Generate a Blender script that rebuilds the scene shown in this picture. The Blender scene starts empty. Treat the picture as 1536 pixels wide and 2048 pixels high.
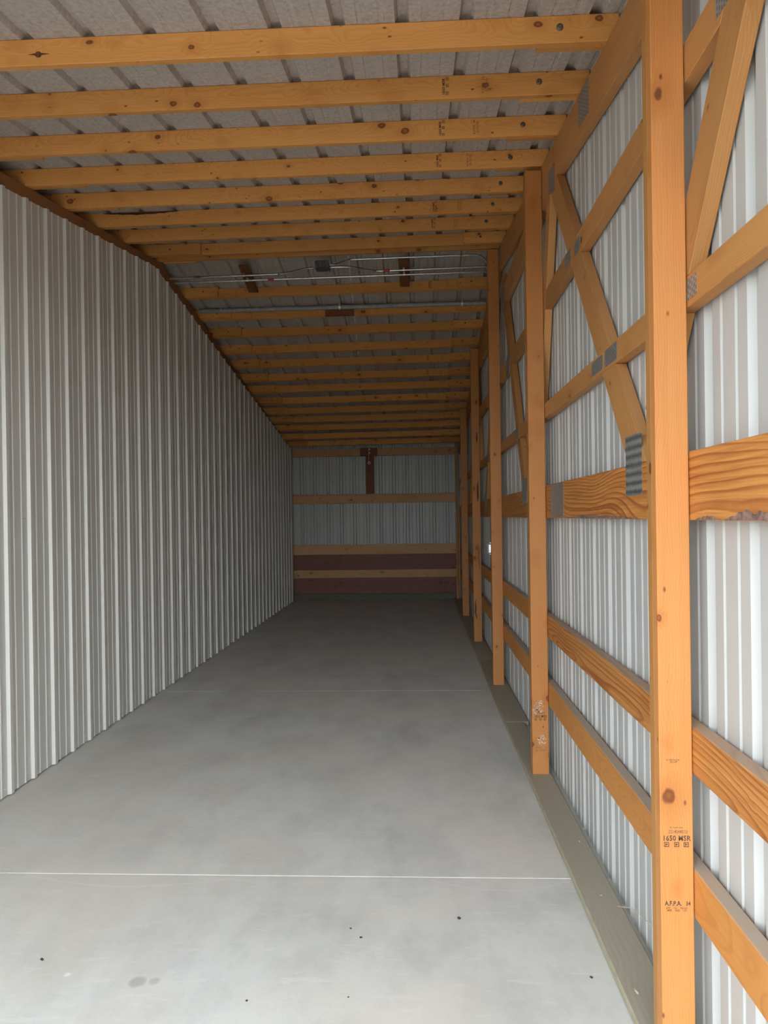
import bpy, bmesh, math, random
from mathutils import Vector, Matrix
random.seed(7)
S = bpy.context.scene
C = S.collection

# ------------------------------------------------------------------ camera, sky, sun, exposure
F_PX, YAW, PITCH, ROLL, EYE = 1441.99, 0.0483, -0.0034, -0.0140, 1.4372
cam = bpy.data.cameras.new('camera')
cam.sensor_fit = 'VERTICAL'
cam.sensor_height = 36.0
cam.lens = F_PX * 36.0 / 2048.0
cam.shift_y = 13.765 / 2048.0
cam.clip_start = 0.05
co = bpy.data.objects.new('camera', cam)
C.objects.link(co)
cy, sy, cp, sp = math.cos(YAW), math.sin(YAW), math.cos(PITCH), math.sin(PITCH)
fwd = Vector((-sy * cp, cy * cp, sp))
rgt = Vector((cy, sy, 0))
upv = rgt.cross(fwd)
cr, sr = math.cos(ROLL), math.sin(ROLL)
r2, u2 = cr * rgt + sr * upv, -sr * rgt + cr * upv
co.matrix_world = Matrix(((r2.x, u2.x, -fwd.x, 0), (r2.y, u2.y, -fwd.y, 0), (r2.z, u2.z, -fwd.z, EYE), (0, 0, 0, 1)))
S.camera = co

W = bpy.data.worlds.new('world')
S.world = W
W.use_nodes = True
wn = W.node_tree
sky = wn.nodes.new('ShaderNodeTexSky')
sky.sky_type = 'NISHITA'
sky.sun_disc = False
sky.sun_elevation = math.radians(52)
sky.sun_rotation = math.radians(20)
sky.dust_density = 2.0
haze = wn.nodes.new('ShaderNodeMix')          # a bright thin overcast in front of the blue
haze.data_type = 'RGBA'
haze.inputs[0].default_value = 0.80
haze.inputs[7].default_value = (9.7, 10.6, 11.2, 1)
wn.links.new(sky.outputs[0], haze.inputs[6])
wn.links.new(haze.outputs[2], wn.nodes['Background'].inputs[0])
wn.nodes['Background'].inputs[1].default_value = 1.0
sun = bpy.data.lights.new('sun', 'SUN')
sun.energy = 1.6
sun.color = (1.0, 0.94, 0.86)
sun.angle = math.radians(0.6)
so = bpy.data.objects.new('sun', sun)
C.objects.link(so)
so.location = (3, 20, 25)
so.rotation_euler = Vector((-0.25, -0.60, -0.79)).to_track_quat('-Z', 'Y').to_euler()
S.view_settings.view_transform = 'Standard'
S.view_settings.look = 'None'
S.view_settings.gamma = 1.0
S.view_settings.use_curve_mapping = False
S.view_settings.exposure = 0.0
S.cycles.max_bounces = 14
S.cycles.diffuse_bounces = 10

# ------------------------------------------------------------------ materials
class NT:
    def __init__(s, name, rough=0.6, spec=0.3, metal=0.0):
        s.m = bpy.data.materials.new(name)
        s.m.use_nodes = True
        s.t = s.m.node_tree
        s.b = s.t.nodes['Principled BSDF']
        s.b.inputs['Roughness'].default_value = rough
        s.b.inputs['Specular IOR Level'].default_value = spec
        s.b.inputs['Metallic'].default_value = metal
    def n(s, kind, **kw):
        x = s.t.nodes.new('ShaderNode' + kind)
        for k, v in kw.items():
            if k.startswith('_'):
                x.inputs[k[1:].replace('_', ' ')].default_value = v
            else:
                setattr(x, k, v)
        return x
    def l(s, a, b):
        s.t.links.new(a, b)
    def ma(s, op, a, b=None, clamp=False):
        x = s.n('Math', operation=op)
        x.use_clamp = clamp
        for i, v in enumerate((a, b)):
            if v is None:
                continue
            if isinstance(v, (int, float)):
                x.inputs[i].default_value = v
            else:
                s.l(v, x.inputs[i])
        return x.outputs[0]
    def coords(s, scale=(1, 1, 1), shift=True):
        tc = s.n('TexCoord')
        out = tc.outputs['Object']
        if shift:
            oi = s.n('ObjectInfo')
            mu = s.n('VectorMath', operation='SCALE')
            mu.inputs[0].default_value = (37.3, 11.7, 5.9)
            s.l(oi.outputs['Random'], mu.inputs['Scale'])
            ad = s.n('VectorMath', operation='ADD')
            s.l(out, ad.inputs[0]); s.l(mu.outputs[0], ad.inputs[1])
            out = ad.outputs[0]
        return s.scale(out, scale)
    def scale(s, out, scale):
        mp = s.n('Mapping')
        mp.inputs['Scale'].default_value = scale
        s.l(out, mp.inputs['Vector'])
        return mp.outputs[0]
    def noise(s, vec, scale, detail=3, rough=0.55, dist=0.0):
        x = s.n('TexNoise', _Scale=scale, _Detail=detail, _Roughness=rough, _Distortion=dist)
        s.l(vec, x.inputs['Vector'])
        return x.outputs['Fac']
    def ramp(s, fac, stops):
        x = s.n('ValToRGB')
        e = x.color_ramp.elements
        while len(e) < len(stops):
            e.new(0.5)
        for el, (p, c) in zip(e, stops):
            el.position = p
            el.color = (c[0], c[1], c[2], 1) if isinstance(c, (tuple, list)) else (c, c, c, 1)
        s.l(fac, x.inputs[0])
        return x.outputs[0]
    def mix(s, fac, a, b, blend='MIX'):
        x = s.n('Mix', data_type='RGBA', blend_type=blend)
        for i, v in ((0, fac), (6, a), (7, b)):
            if isinstance(v, (int, float)):
                x.inputs[i].default_value = v
            elif isinstance(v, (tuple, list)):
                x.inputs[i].default_value = (*v[:3], 1)
            else:
                s.l(v, x.inputs[i])
        return x.outputs[2]
    def out(s, col, rough=None, bump=None, bs=0.2, bd=0.002):
        if isinstance(col, (tuple, list)):
            s.b.inputs['Base Color'].default_value = (*col[:3], 1)
        else:
            s.l(col, s.b.inputs['Base Color'])
        if rough is not None:
            s.l(rough, s.b.inputs['Roughness'])
        if bump is not None:
            b = s.n('Bump', _Strength=bs, _Distance=bd)
            s.l(bump, b.inputs['Height'])
            s.l(b.outputs[0], s.b.inputs['Normal'])
        return s.m

def wood(name, base, dark, knotc, ring=1.0, knots=0.45, bold=0.0, dust=0.0, dustc=(.4, .37, .33), rough=0.55):
    w = NT(name, rough, 0.25)
    P = w.coords()
    # knots: sparse spheres in the log, cut by the board faces
    kd = w.scale(P, (7.5, 11.0, 11.0))
    v = w.n('TexVoronoi', feature='F1', _Scale=1.0, _Randomness=1.0)
    jit = w.n('TexNoise', _Scale=2.5, _Detail=2.0)
    w.l(kd, jit.inputs['Vector'])
    jm = w.n('VectorMath', operation='SCALE', _Scale=0.16)
    w.l(jit.outputs['Color'], jm.inputs[0])
    ja = w.n('VectorMath', operation='ADD')
    w.l(kd, ja.inputs[0]); w.l(jm.outputs[0], ja.inputs[1])
    w.l(ja.outputs[0], v.inputs['Vector'])
    sep = w.n('SeparateColor')
    w.l(v.outputs['Color'], sep.inputs[0])
    on = w.ma('GREATER_THAN', sep.outputs[0], 1.0 - knots)
    size = w.ma('ADD', w.ma('MULTIPLY', w.ma('MULTIPLY', sep.outputs[1], sep.outputs[1]), 0.20), 0.125)
    rel = w.ma('DIVIDE', v.outputs['Distance'], size)
    kmask = w.ma('MULTIPLY', w.ramp(rel, [(0.0, 1.0), (0.30, 0.9), (0.48, 0.0)]), on)
    rim = w.ma('MULTIPLY', w.ramp(rel, [(0.20, 0.0), (0.36, 1.0), (0.46, 1.0), (0.60, 0.0)]), on)
    halo = w.ma('MULTIPLY', w.ramp(w.ma('MULTIPLY', rel, 0.25), [(0.05, 1.0), (0.5, 0.0)]), on)
    # growth rings round a pith that wanders along the board
    wob = w.noise(w.scale(P, (1.1 - .35 * bold, 2, 2)), 1.5, 3 - 2.4 * bold)
    fine = w.noise(w.scale(P, (2.0, 9, 9)), 3.0, 3)
    tc = w.n('TexCoord')
    sx = w.n('SeparateXYZ')
    w.l(tc.outputs['Object'], sx.inputs[0])
    oi = w.n('ObjectInfo')
    rnd = oi.outputs['Random']
    r2_ = w.ma('FRACT', w.ma('MULTIPLY', rnd, 17.31))
    a = w.ma('ADD', w.ma('ADD', sx.outputs[1], w.ma('MULTIPLY', w.ma('ADD', wob, -.5), 0.16 + .20 * bold)), w.ma('ADD', w.ma('MULTIPLY', rnd, -.05), -.025))
    b = w.ma('ADD', w.ma('ADD', sx.outputs[2], w.ma('MULTIPLY', w.ma('ADD', fine, -.5), 0.016 - .006 * bold)), w.ma('ADD', w.ma('MULTIPLY', r2_, -.07), -.012))
    rr = w.ma('POWER', w.ma('ADD', w.ma('MULTIPLY', a, a), w.ma('MULTIPLY', b, b)), 0.5)
    ph = w.ma('ADD', w.ma('MULTIPLY', rr, 170.0 / (1 + 2.1 * bold)), w.ma('MULTIPLY', halo, 2.2))
    saw = w.ma('FRACT', ph)
    late = w.ramp(saw, [(0.0, 0.0), (0.55, 0.25), (0.86, 1.0), (1.0, 0.0)])
    streak = w.noise(w.scale(P, (1.2, 60, 60)), 2.0, 4, 0.65)
    broad = w.noise(w.scale(P, (0.9, 5, 5)), 1.3, 3)
    col = w.mix(w.ma('MULTIPLY', late, 0.42 * ring), base, dark)
    col = w.mix(w.ramp(streak, [(0.35, 0.0), (0.75, 0.35 * ring)]), col, dark)
    col = w.mix(w.ramp(broad, [(0.35, 0.0), (0.70, 0.34)]), col, tuple(min(1, c * k) for c, k in zip(base, (1.12, 1.22, 1.35))))
    col = w.mix(w.ma('MULTIPLY', halo, 0.5), col, dark)
    col = w.mix(w.ma('MULTIPLY', kmask, 0.85), col, tuple((k + d) * .5 for k, d in zip(knotc, dark)))
    col = w.mix(w.ma('MULTIPLY', rim, 0.8), col, knotc)
    pin = w.n('TexVoronoi', feature='F1', _Scale=1.0, _Randomness=1.0)     # pin knots
    w.l(w.scale(P, (13, 24, 24)), pin.inputs['Vector'])
    ps = w.n('SeparateColor')
    w.l(pin.outputs['Color'], ps.inputs[0])
    pon = w.ma('GREATER_THAN', ps.outputs[0], 1.0 - knots * .55)
    pm = w.ma('MULTIPLY', w.ramp(pin.outputs['Distance'], [(0.04, 0.9), (0.13, 0.0)]), pon)
    col = w.mix(pm, col, knotc)
    hs = w.n('HueSaturation', _Saturation=1.0)
    w.l(w.ma('ADD', w.ma('MULTIPLY', oi.outputs['Random'], 0.26), 0.86), hs.inputs['Value'])
    w.l(col, hs.inputs['Color'])
    col = hs.outputs[0]
    if dust > 0:
        g = w.n('NewGeometry')
        nz = w.n('SeparateXYZ')
        w.l(g.outputs['Normal'], nz.inputs[0])
        dn = w.noise(P, 9.0, 4)
        top = w.ma('MULTIPLY', w.ramp(nz.outputs[2], [(0.55, 0.0), (0.9, 1.0)]), w.ramp(dn, [(0.2, 0.7), (0.6, 1.0)]))
        col = w.mix(w.ma('MULTIPLY', top, dust), col, dustc)
    return w.out(col, None, w.ma('ADD', streak, w.ma('MULTIPLY', late, 0.4)), 0.12, 0.001)

SPF = wood('spruce_lumber', (.660, .310, .088), (.430, .155, .033), (.115, .030, .010), 0.90, 0.72)
SPF2 = wood('spruce_post', (.525, .217, .066), (.345, .112, .023), (.125, .034, .012), 0.80, 0.70)
PLY_EDGE = wood('post_side', (.500, .235, .070), (.330, .140, .036), (.120, .045, .02), 1.0, 0.2)
TRUSS = wood('truss_lumber', (.500, .238, .080), (.320, .125, .034), (.110, .036, .012), 1.1, 0.45, dust=.2)
PINE = wood('southern_pine', (.600, .265, .070), (.260, .062, .012), (.120, .035, .012), 2.3, 0.10, bold=1.0, dust=.75, dustc=(.40, .33, .26))
GIRT = wood('pine_girt', (.570, .240, .060), (.360, .120, .024), (.120, .038, .014), 1.2, 0.2, bold=.4, dust=.95, dustc=(.42, .35, .28))
REDW = wood('brown_treated_board', (.200, .068, .024), (.110, .034, .012), (.05, .016, .008), 0.8, 0.2)
BACKW = wood('back_girt_lumber', (.520, .285, .130), (.340, .155, .060), (.110, .042, .020), 0.9, 0.6)
CHORD = wood('brown_chord', (.330, .150, .060), (.200, .080, .028), (.08, .03, .012), 1.0, 0.2)
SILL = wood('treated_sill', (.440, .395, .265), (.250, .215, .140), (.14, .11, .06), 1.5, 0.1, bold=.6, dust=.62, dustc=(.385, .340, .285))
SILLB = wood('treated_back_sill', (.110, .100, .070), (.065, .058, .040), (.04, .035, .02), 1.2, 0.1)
PLYW = wood('red_plywood', (.215, .088, .066), (.120, .045, .035), (.050, .020, .018), 1.2, 0.5, bold=1.0)

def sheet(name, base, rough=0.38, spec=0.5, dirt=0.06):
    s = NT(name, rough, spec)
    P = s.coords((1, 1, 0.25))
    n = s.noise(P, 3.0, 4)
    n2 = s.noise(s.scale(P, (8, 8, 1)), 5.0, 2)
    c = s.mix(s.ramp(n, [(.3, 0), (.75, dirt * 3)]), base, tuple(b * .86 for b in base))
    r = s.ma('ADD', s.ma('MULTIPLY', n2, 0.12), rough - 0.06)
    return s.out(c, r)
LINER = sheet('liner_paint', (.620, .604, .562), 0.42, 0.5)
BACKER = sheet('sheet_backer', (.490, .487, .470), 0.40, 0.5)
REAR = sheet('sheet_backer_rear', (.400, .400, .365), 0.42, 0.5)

def felt():
    s = NT('roof_felt', 0.95, 0.05)
    P = s.coords((1, 1, 1))
    n = s.noise(P, 60, 5, 0.7)
    n2 = s.noise(s.scale(P, (1, .5, 1)), 5, 3)
    fib = s.noise(s.scale(P, (70, 9, 20)), 2.0, 3, 0.6, 1.5)
    c = s.ramp(n, [(.28, (.330, .292, .258)), (.5, (.450, .405, .360)), (.74, (.560, .512, .462))])
    c = s.mix(s.ramp(n2, [(.35, 0.0), (.7, .30)]), c, (.420, .375, .335))
    c = s.mix(s.ramp(fib, [(.60, 0.0), (.78, .22)]), c, (.58, .54, .50))
    return s.out(c, None, n, 0.5, 0.003)
FELT = felt()

def concrete():
    s = NT('concrete', 0.75, 0.25)
    tc = s.n('TexCoord')
    P = tc.outputs['Object']
    big = s.noise(P, 0.9, 4, 0.6)
    mid = s.noise(s.scale(P, (1, .6, 1)), 3.0, 5, 0.65)
    fine = s.noise(P, 55, 4, 0.7)
    trow = s.noise(s.scale(P, (4, 22, 1)), 1.6, 4, 0.6, 1.2)
    c = s.ramp(mid, [(.28, (.505, .503, .480)), (.55, (.642, .638, .606)), (.8, (.690, .686, .654))])
    c = s.mix(s.ramp(big, [(.44, 0.0), (.66, .70)]), c, (.672, .602, .520))
    c = s.mix(s.ramp(trow, [(.57, 0.0), (.70, .38)]), c, (.74, .715, .68))
    c = s.mix(s.ramp(fine, [(.25, .18), (.45, 0.0)]), c, (.40, .385, .37))
    sx = s.n('SeparateXYZ'); s.l(P, sx.inputs[0])
    def spot(x, y, r, col, k):
        nonlocal c
        a = s.ma('ADD', sx.outputs[0], -x); b = s.ma('ADD', sx.outputs[1], -y)
        d = s.ma('POWER', s.ma('ADD', s.ma('MULTIPLY', a, a), s.ma('MULTIPLY', b, b)), .5)
        d = s.ma('ADD', s.ma('DIVIDE', d, r), s.ma('MULTIPLY', s.ma('ADD', mid, -.5), 1.2))
        c = s.mix(s.ma('MULTIPLY', s.ramp(d, [(.55, 1.0), (.95, 0.0)]), k), c, col)
    spot(-.894, 2.197, .033, (.34, .315, .29), .6)
    spot(-.842, 2.203, .022, (.36, .34, .315), .5)
    spot(-1.132, 2.227, .012, (.80, .79, .76), .8)
    spot(-.45, 2.36, .03, (.70, .68, .62), .35)
    def arc(x0, x1, y0, sag, wd, k):
        nonlocal c
        u = s.ma('DIVIDE', s.ma('ADD', sx.outputs[0], -x0), x1 - x0)
        yy = s.ma('ADD', s.ma('MULTIPLY', s.ma('SINE', s.ma('MULTIPLY', u, math.pi)), -sag), y0)
        d = s.ma('ABSOLUTE', s.ma('SUBTRACT', s.ma('ADD', sx.outputs[1], s.ma('MULTIPLY', s.ma('ADD', mid, -.5), .05)), yy))
        ins = s.ma('MULTIPLY', s.ma('GREATER_THAN', u, 0.0), s.ma('LESS_THAN', u, 1.0))
        c = s.mix(s.ma('MULTIPLY', s.ma('MULTIPLY', s.ramp(d, [(0.0, 1.0), (wd, 0.0)]), ins), k), c, (.74, .70, .65))
    arc(-1.62, -.72, 2.855, .085, .007, .6)
    arc(.02, .57, 2.845, .075, .007, .55)
    arc(-.9, -.1, 2.845, .030, .006, .4)
    arc(-1.3, -.1, 4.45, .14, .010, .4)
    return s.out(c, s.ma('ADD', s.ma('MULTIPLY', mid, .25), .58), fine, 0.25, 0.002)
CONC = concrete()

def plain(name, col, rough=.5, metal=0.0, spec=.4, nscale=30, var=.15):
    s = NT(name, rough, spec, metal)
    n = s.noise(s.coords(), nscale, 3)
    c = s.mix(s.ramp(n, [(.35, 0), (.7, 1)]), tuple(x * (1 - var) for x in col), tuple(min(1, x * (1 + var)) for x in col))
    return s.out(c)
FILL = plain('joint_edge', (.58, .54, .50), .9)
GROUND = plain('gravel_ground', (.185, .163, .138), .95, nscale=12, var=.3)
EMT = plain('galvanised_conduit', (.56, .56, .55), .30, 1.0, .5)
PVC = plain('grey_pvc', (.300, .305, .300), .5)
BOXM = plain('dark_steel_box', (.16, .165, .165), .45, .7, nscale=60, var=.4)
BRIGHT = plain('zinc', (.72, .72, .70), .3, .9)
WHITE = plain('white_plastic', (.80, .80, .78), .35)
INK = plain('stamp_ink', (.105, .062, .040), .9, nscale=200, var=.5)
INKF = plain('faded_ink', (.270, .130, .055), .9, nscale=200, var=.4)
SCREW = plain('washer_head', (.150, .120, .095), .5, .5)
REDT = plain('red_tape', (.42, .06, .04), .5)
DEB = plain('dark_debris', (.07, .045, .035), .9)
STRAW = plain('pale_shaving', (.66, .56, .42), .8)
KNOT = plain('knot_wood', (.13, .045, .016), .7, nscale=150, var=.6)
WANE = plain('bark_grey', (.225, .135, .105), .9, nscale=60, var=.45)
DARKW = plain('bark_dark', (.075, .032, .018), .9, nscale=60, var=.4)
CHALK = plain('white_scuff', (.62, .50, .40), .95, nscale=90, var=.25)

def plate_mat(name, wavy=False):
    s = NT(name, .42, .5, .35)
    tc = s.n('TexCoord')
    P = s.scale(tc.outputs['Object'], (1, 1, 1))
    sx = s.n('SeparateXYZ'); s.l(P, sx.inputs[0])
    fy = s.ma('FRACT', s.ma('MULTIPLY', sx.outputs[0], 78.0))
    row = s.ma('FLOOR', s.ma('MULTIPLY', sx.outputs[0], 78.0))
    fz = s.ma('FRACT', s.ma('ADD', s.ma('MULTIPLY', sx.outputs[1], 62.0), s.ma('MULTIPLY', row, .5)))
    a = s.ma('MULTIPLY', s.ma('LESS_THAN', s.ma('ABSOLUTE', s.ma('ADD', fy, -.5)), .24), s.ma('LESS_THAN', s.ma('ABSOLUTE', s.ma('ADD', fz, -.5)), .30))
    n = s.noise(P, 40, 3)
    c = s.ramp(n, [(.3, (.24, .24, .23)), (.7, (.36, .355, .34))])
    if wavy:
        w = s.n('TexWave', wave_type='BANDS', bands_direction='Y', _Scale=11.0, _Distortion=1.4, _Detail=3.0, _Detail_Scale=5.0)
        s.l(P, w.inputs['Vector'])
        c = s.mix(w.outputs['Fac'], (.12, .135, .145), (.36, .34, .30))
        return s.out(c, None, w.outputs['Fac'], .6, .004)
    c = s.mix(s.ma('MULTIPLY', a, .8), c, (.075, .065, .055))
    return s.out(c, None, s.ma('SUBTRACT', 1.0, a), .5, .002)
PLATE = plate_mat('truss_plate')
PLATEW = plate_mat('truss_plate_wavy', True)

# ------------------------------------------------------------------ helpers
def link(name, me, mat, parent=None, mw=None):
    o = bpy.data.objects.new(name, me)
    C.objects.link(o)
    if mat is not None and len(me.materials) == 0:
        me.materials.append(mat)
    if parent is not None:
        o.parent = parent
    if mw is not None:
        o.matrix_local = mw
    return o
def tag(o, label, cat, group=None):
    o['label'] = label; o['category'] = cat
    if group: o['group'] = group
    return o
def struct(o):
    o['kind'] = 'structure'
    return o
def empty(name, loc=(0, 0, 0)):
    o = bpy.data.objects.new(name, None)
    o.location = loc
    C.objects.link(o)
    return o
def mesh_from(name, verts, faces, bevel=0.0, seg=1):
    bm = bmesh.new()
    vs = [bm.verts.new(v) for v in verts]
    for f in faces:
        bm.faces.new([vs[i] for i in f])
    bmesh.ops.recalc_face_normals(bm, faces=bm.faces)
    if bevel > 0:
        bmesh.ops.bevel(bm, geom=list(bm.edges), offset=bevel, segments=seg, profile=.5, affect='EDGES')
    me = bpy.data.meshes.new(name)
    bm.to_mesh(me); bm.free()
    return me
BOXF = [(0, 1, 2, 3), (4, 5, 6, 7), (0, 1, 5, 4), (1, 2, 6, 5), (2, 3, 7, 6), (3, 0, 4, 7)]
def box_mesh(x0, x1, y0, y1, z0, z1, bevel=0.002):
    v = [(x0, y0, z0), (x1, y0, z0), (x1, y1, z0), (x0, y1, z0), (x0, y0, z1), (x1, y0, z1), (x1, y1, z1), (x0, y1, z1)]
    return mesh_from('box', v, BOXF, bevel)
def frame_of(origin, ex, ey):
    ex = Vector(ex).normalized()
    ey = Vector(ey); ey = (ey - ex * ey.dot(ex)).normalized()
    ez = ex.cross(ey)
    m = Matrix((ex, ey, ez)).transposed().to_4x4()
    m.translation = Vector(origin)
    return m
def clip(poly, a, b, c):
    """keep a*y+b*z<=c"""
    out = []
    for i, p in enumerate(poly):
        q = poly[(i + 1) % len(poly)]
        dp, dq = a * p[0] + b * p[1] - c, a * q[0] + b * q[1] - c
        if dp <= 0: out.append(p)
        if dp * dq < 0:
            t = dp / (dp - dq)
            out.append((p[0] + (q[0] - p[0]) * t, p[1] + (q[1] - p[1]) * t))
    return out
def prism_yz(name, poly, x0, x1, mat, parent, dirv, bevel=0.0015):
    """plate-like board in the YZ plane; local x runs along dirv (grain)"""
    d = Vector((0, dirv[0], dirv[1])).normalized()
    cy_ = sum(p[0] for p in poly) / len(poly); cz_ = sum(p[1] for p in poly) / len(poly)
    m = frame_of((x0, cy_, cz_), d, Vector((1, 0, 0)).cross(d) * -1)
    inv = m.inverted()
    pts = [inv @ Vector((x, y, z)) for x in (x0, x1) for y, z in poly]
    n = len(poly)
    faces = [tuple(range(n)), tuple(range(n, 2 * n))] + [(i, (i + 1) % n, n + (i + 1) % n, n + i) for i in range(n)]
    return link(name, mesh_from(name, pts, faces, bevel), mat, parent, m)
def beam(name, A, B, thick, width, tdir, mat, parent=None, bevel=0.002, off=(0, 0)):
    """board from A to B; local x = AB, y = tdir (thickness), z = width, origin corner at A+off"""
    A, B = Vector(A), Vector(B)
    m = frame_of(A, B - A, tdir)
    L = (B - A).length
    return link(name, box_mesh(0, L, off[0], off[0] + thick, off[1], off[1] + width, bevel), mat, parent, m)
def tube(name, pts, r, mat, parent=None, seg=12):
    cu = bpy.data.curves.new(name, 'CURVE')
    cu.dimensions = '3D'
    cu.bevel_depth = r
    cu.bevel_resolution = 3
    cu.use_fill_caps = True
    sp_ = cu.splines.new('POLY')
    sp_.points.add(len(pts) - 1)
    for p, q in zip(sp_.points, pts):
        p.co = (*q, 1)
    sp_.use_smooth = True
    cu.materials.append(mat)
    return link(name, curve_to_mesh(cu), mat, parent)
def curve_to_mesh(cu):
    t = bpy.data.objects.new('tmp', cu)
    C.objects.link(t)
    dg = bpy.context.evaluated_depsgraph_get()
    me = bpy.data.meshes.new_from_object(t.evaluated_get(dg), depsgraph=dg)
    bpy.data.objects.remove(t)
    return me
def smooth_path(pts, k=8):
    out = []
    n = len(pts)
    P = [Vector(p) for p in pts]
    for i in range(n - 1):
        p0, p1, p2, p3 = P[max(i - 1, 0)], P[i], P[i + 1], P[min(i + 2, n - 1)]
        for j in range(k):
            t = j / k
            out.append(.5 * ((2 * p1) + (p2 - p0) * t + (2 * p0 - 5 * p1 + 4 * p2 - p3) * t * t + (3 * p1 - p0 - 3 * p2 + p3) * t ** 3))
    out.append(P[-1])
    return out
def disc_mesh(name, r, h, seg=14, dome=0.0):
    """axis along -Y, base at y=0, head towards -y"""
    bm = bmesh.new()
    rings = [(r, 0), (r, -h * .6), (r * .8, -h)] + ([(r * .45, -h - dome), (r * .3, -h - dome * .6)] if dome else [])
    prev = None
    for rr, y in rings:
        ring = [bm.verts.new((rr * math.cos(2 * math.pi * i / seg), y, rr * math.sin(2 * math.pi * i / seg))) for i in range(seg)]
        if prev:
            for i in range(seg):
                bm.faces.new((prev[i], prev[(i + 1) % seg], ring[(i + 1) % seg], ring[i]))
        prev = ring
    bm.faces.new(prev)
    bmesh.ops.recalc_face_normals(bm, faces=bm.faces)
    me = bpy.data.meshes.new(name)
    bm.to_mesh(me); bm.free()
    return me
def text(name, body, size, loc, right, up, mat, parent=None, space=1.0, sx=1.0):
    cu = bpy.data.curves.new(name, 'FONT')
    cu.body = body
    cu.size = size
    cu.align_x = 'CENTER'; cu.align_y = 'CENTER'
    cu.space_line = .85
    cu.space_character = space
    cu.resolution_u = 2
    cu.extrude = 0.0002
    cu.offset = size * (.022 if mat == INK else .014)
    cu.materials.append(mat)
    o = link(name, curve_to_mesh(cu), mat, parent)
    ex, ey = Vector(right).normalized(), Vector(up).normalized()
    m = Matrix((ex * sx, ey, ex.cross(ey))).transposed().to_4x4()
    m.translation = Vector(loc)
    o.matrix_local = m
    return o

# ------------------------------------------------------------------ the lines of the building
RY = 6.08                     # ridge
XL, XR = -2.175, .688          # faces of the two truss lines
YB = 12.38                    # front of the back girts
def zb(X, Y):
    w = (X - XL) / (XR - XL)
    zl = 2.728 + .149 * Y if Y <= RY else 3.634 - .165 * (Y - RY)
    zr = 2.702 + .157 * Y if Y <= RY else 3.657 - .165 * (Y - RY)
    return zl * (1 - w) + zr * w
PURL = .089                   # purlin depth
PITCH9 = .2286                # rib spacing
Y0 = -.25                     # open front

# ------------------------------------------------------------------ structure: ground, floor
g = struct(link('ground', box_mesh(-40, 40, -60, Y0 - .02, -.14, -.02, 0), GROUND))
floor = struct(empty('floor'))
JO = [Y0, 2.866, 5.93, 8.97, 12.6]
for i in range(4):
    gp = .003 if i == 0 else .002
    a = JO[i] + (gp / 2 if i else 0); b = JO[i + 1] - (gp / 2 if i < 3 else 0)
    link('concrete_slab', box_mesh(-2.62, .80, a, b, -.12, 0, .0025 if i < 2 else .0015), CONC, floor)
for y in JO[1:4]:
    link('joint_filler', box_mesh(-2.62, .80, y - .004, y + .004, -.05, -.0035, 0), FILL, floor)

# ------------------------------------------------------------------ ribbed sheet walls
def profile(n0, n1, first, depth=.0195, base=.032, crest=.0135, pitch=PITCH9, minor=.0042):
    """(t, depth) points of ribs n0..n1-1; first = t of rib 0 centre"""
    pts = []
    for k in range(n0, n1):
        c = first + k * pitch
        pts += [(c - base, 0), (c - crest, depth), (c + crest, depth), (c + base, 0)]
        for q in (pitch / 3, pitch * 2 / 3):
            pts += [(c + q - .0095, 0), (c + q - .0045, minor), (c + q + .0045, minor), (c + q + .0095, 0)]
    return pts
def sheet_mesh(pts, place, zlo, zhi, cuts=1):
    """pts along the wall; place(t, d, z); zlo/zhi(t)"""
    verts, faces = [], []
    n = len(pts)
    for j in range(cuts + 1):
        for t, d in pts:
            a, b = zlo(t), zhi(t)
            verts.append(place(t, d, a + (b - a) * j / cuts))
    for j in range(cuts):
        for i in range(n - 1):
            faces.append((j * n + i, j * n + i + 1, (j + 1) * n + i + 1, (j + 1) * n + i))
    bm = bmesh.new()
    vs = [bm.verts.new(v) for v in verts]
    for f in faces:
        bm.faces.new([vs[i] for i in f])
    me = bpy.data.meshes.new('metal_panel')
    bm.to_mesh(me); bm.free()
    return me
def ribtop(y):
    return 3.550 - .155 * (5.93 - y) if y < 5.93 else 3.550 - .1498 * (y - 5.93)
# left wall: ribs stand into the room; far bottom corner of a crest at 3.6894 + k*.2286
wl = struct(empty('wall_left'))
LF = 3.6816 + .0135 - 17 * PITCH9
for p in range(14):
    n0, n1 = p * 4, min(p * 4 + 4, 55)
    pts = profile(n0, n1, LF, .0168, .0220)
    pts.append((LF + n1 * PITCH9 - .0220, 0))
    pts = [q for q in pts if q[0] < 12.43]
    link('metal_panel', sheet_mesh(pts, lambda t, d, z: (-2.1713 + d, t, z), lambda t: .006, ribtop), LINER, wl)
def screws(name, spots, axis, parent, r=.0055):
    bm = bmesh.new()
    for x, y, z in spots:
        rings = []
        for rr, h in ((r, 0), (r * .95, .003), (r * .5, .006)):
            rings.append([bm.verts.new((x + axis[0] * h + (axis[1] != 0) * rr * math.cos(a * math.pi / 3),
                                        y + axis[1] * h + (axis[0] != 0) * rr * math.cos(a * math.pi / 3),
                                        z + rr * math.sin(a * math.pi / 3))) for a in range(6)])
        for u, v in zip(rings, rings[1:]):
            for i in range(6):
                bm.faces.new((u[i], u[(i + 1) % 6], v[(i + 1) % 6], v[i]))
        bm.faces.new(rings[-1])
    bmesh.ops.recalc_face_normals(bm, faces=bm.faces)
    me = bpy.data.meshes.new(name)
    bm.to_mesh(me); bm.free()
    o = link(name, me, BRIGHT, parent)
    o['kind'] = 'stuff'
    return o
sp1 = [(-2.1713, LF + k * PITCH9 - .045, 1.452) for k in range(1, 53)] + [(-2.1713, LF + k * PITCH9 - .050, .045) for k in range(1, 53)]
screws('screw_head', sp1, (1, 0), wl)
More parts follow.
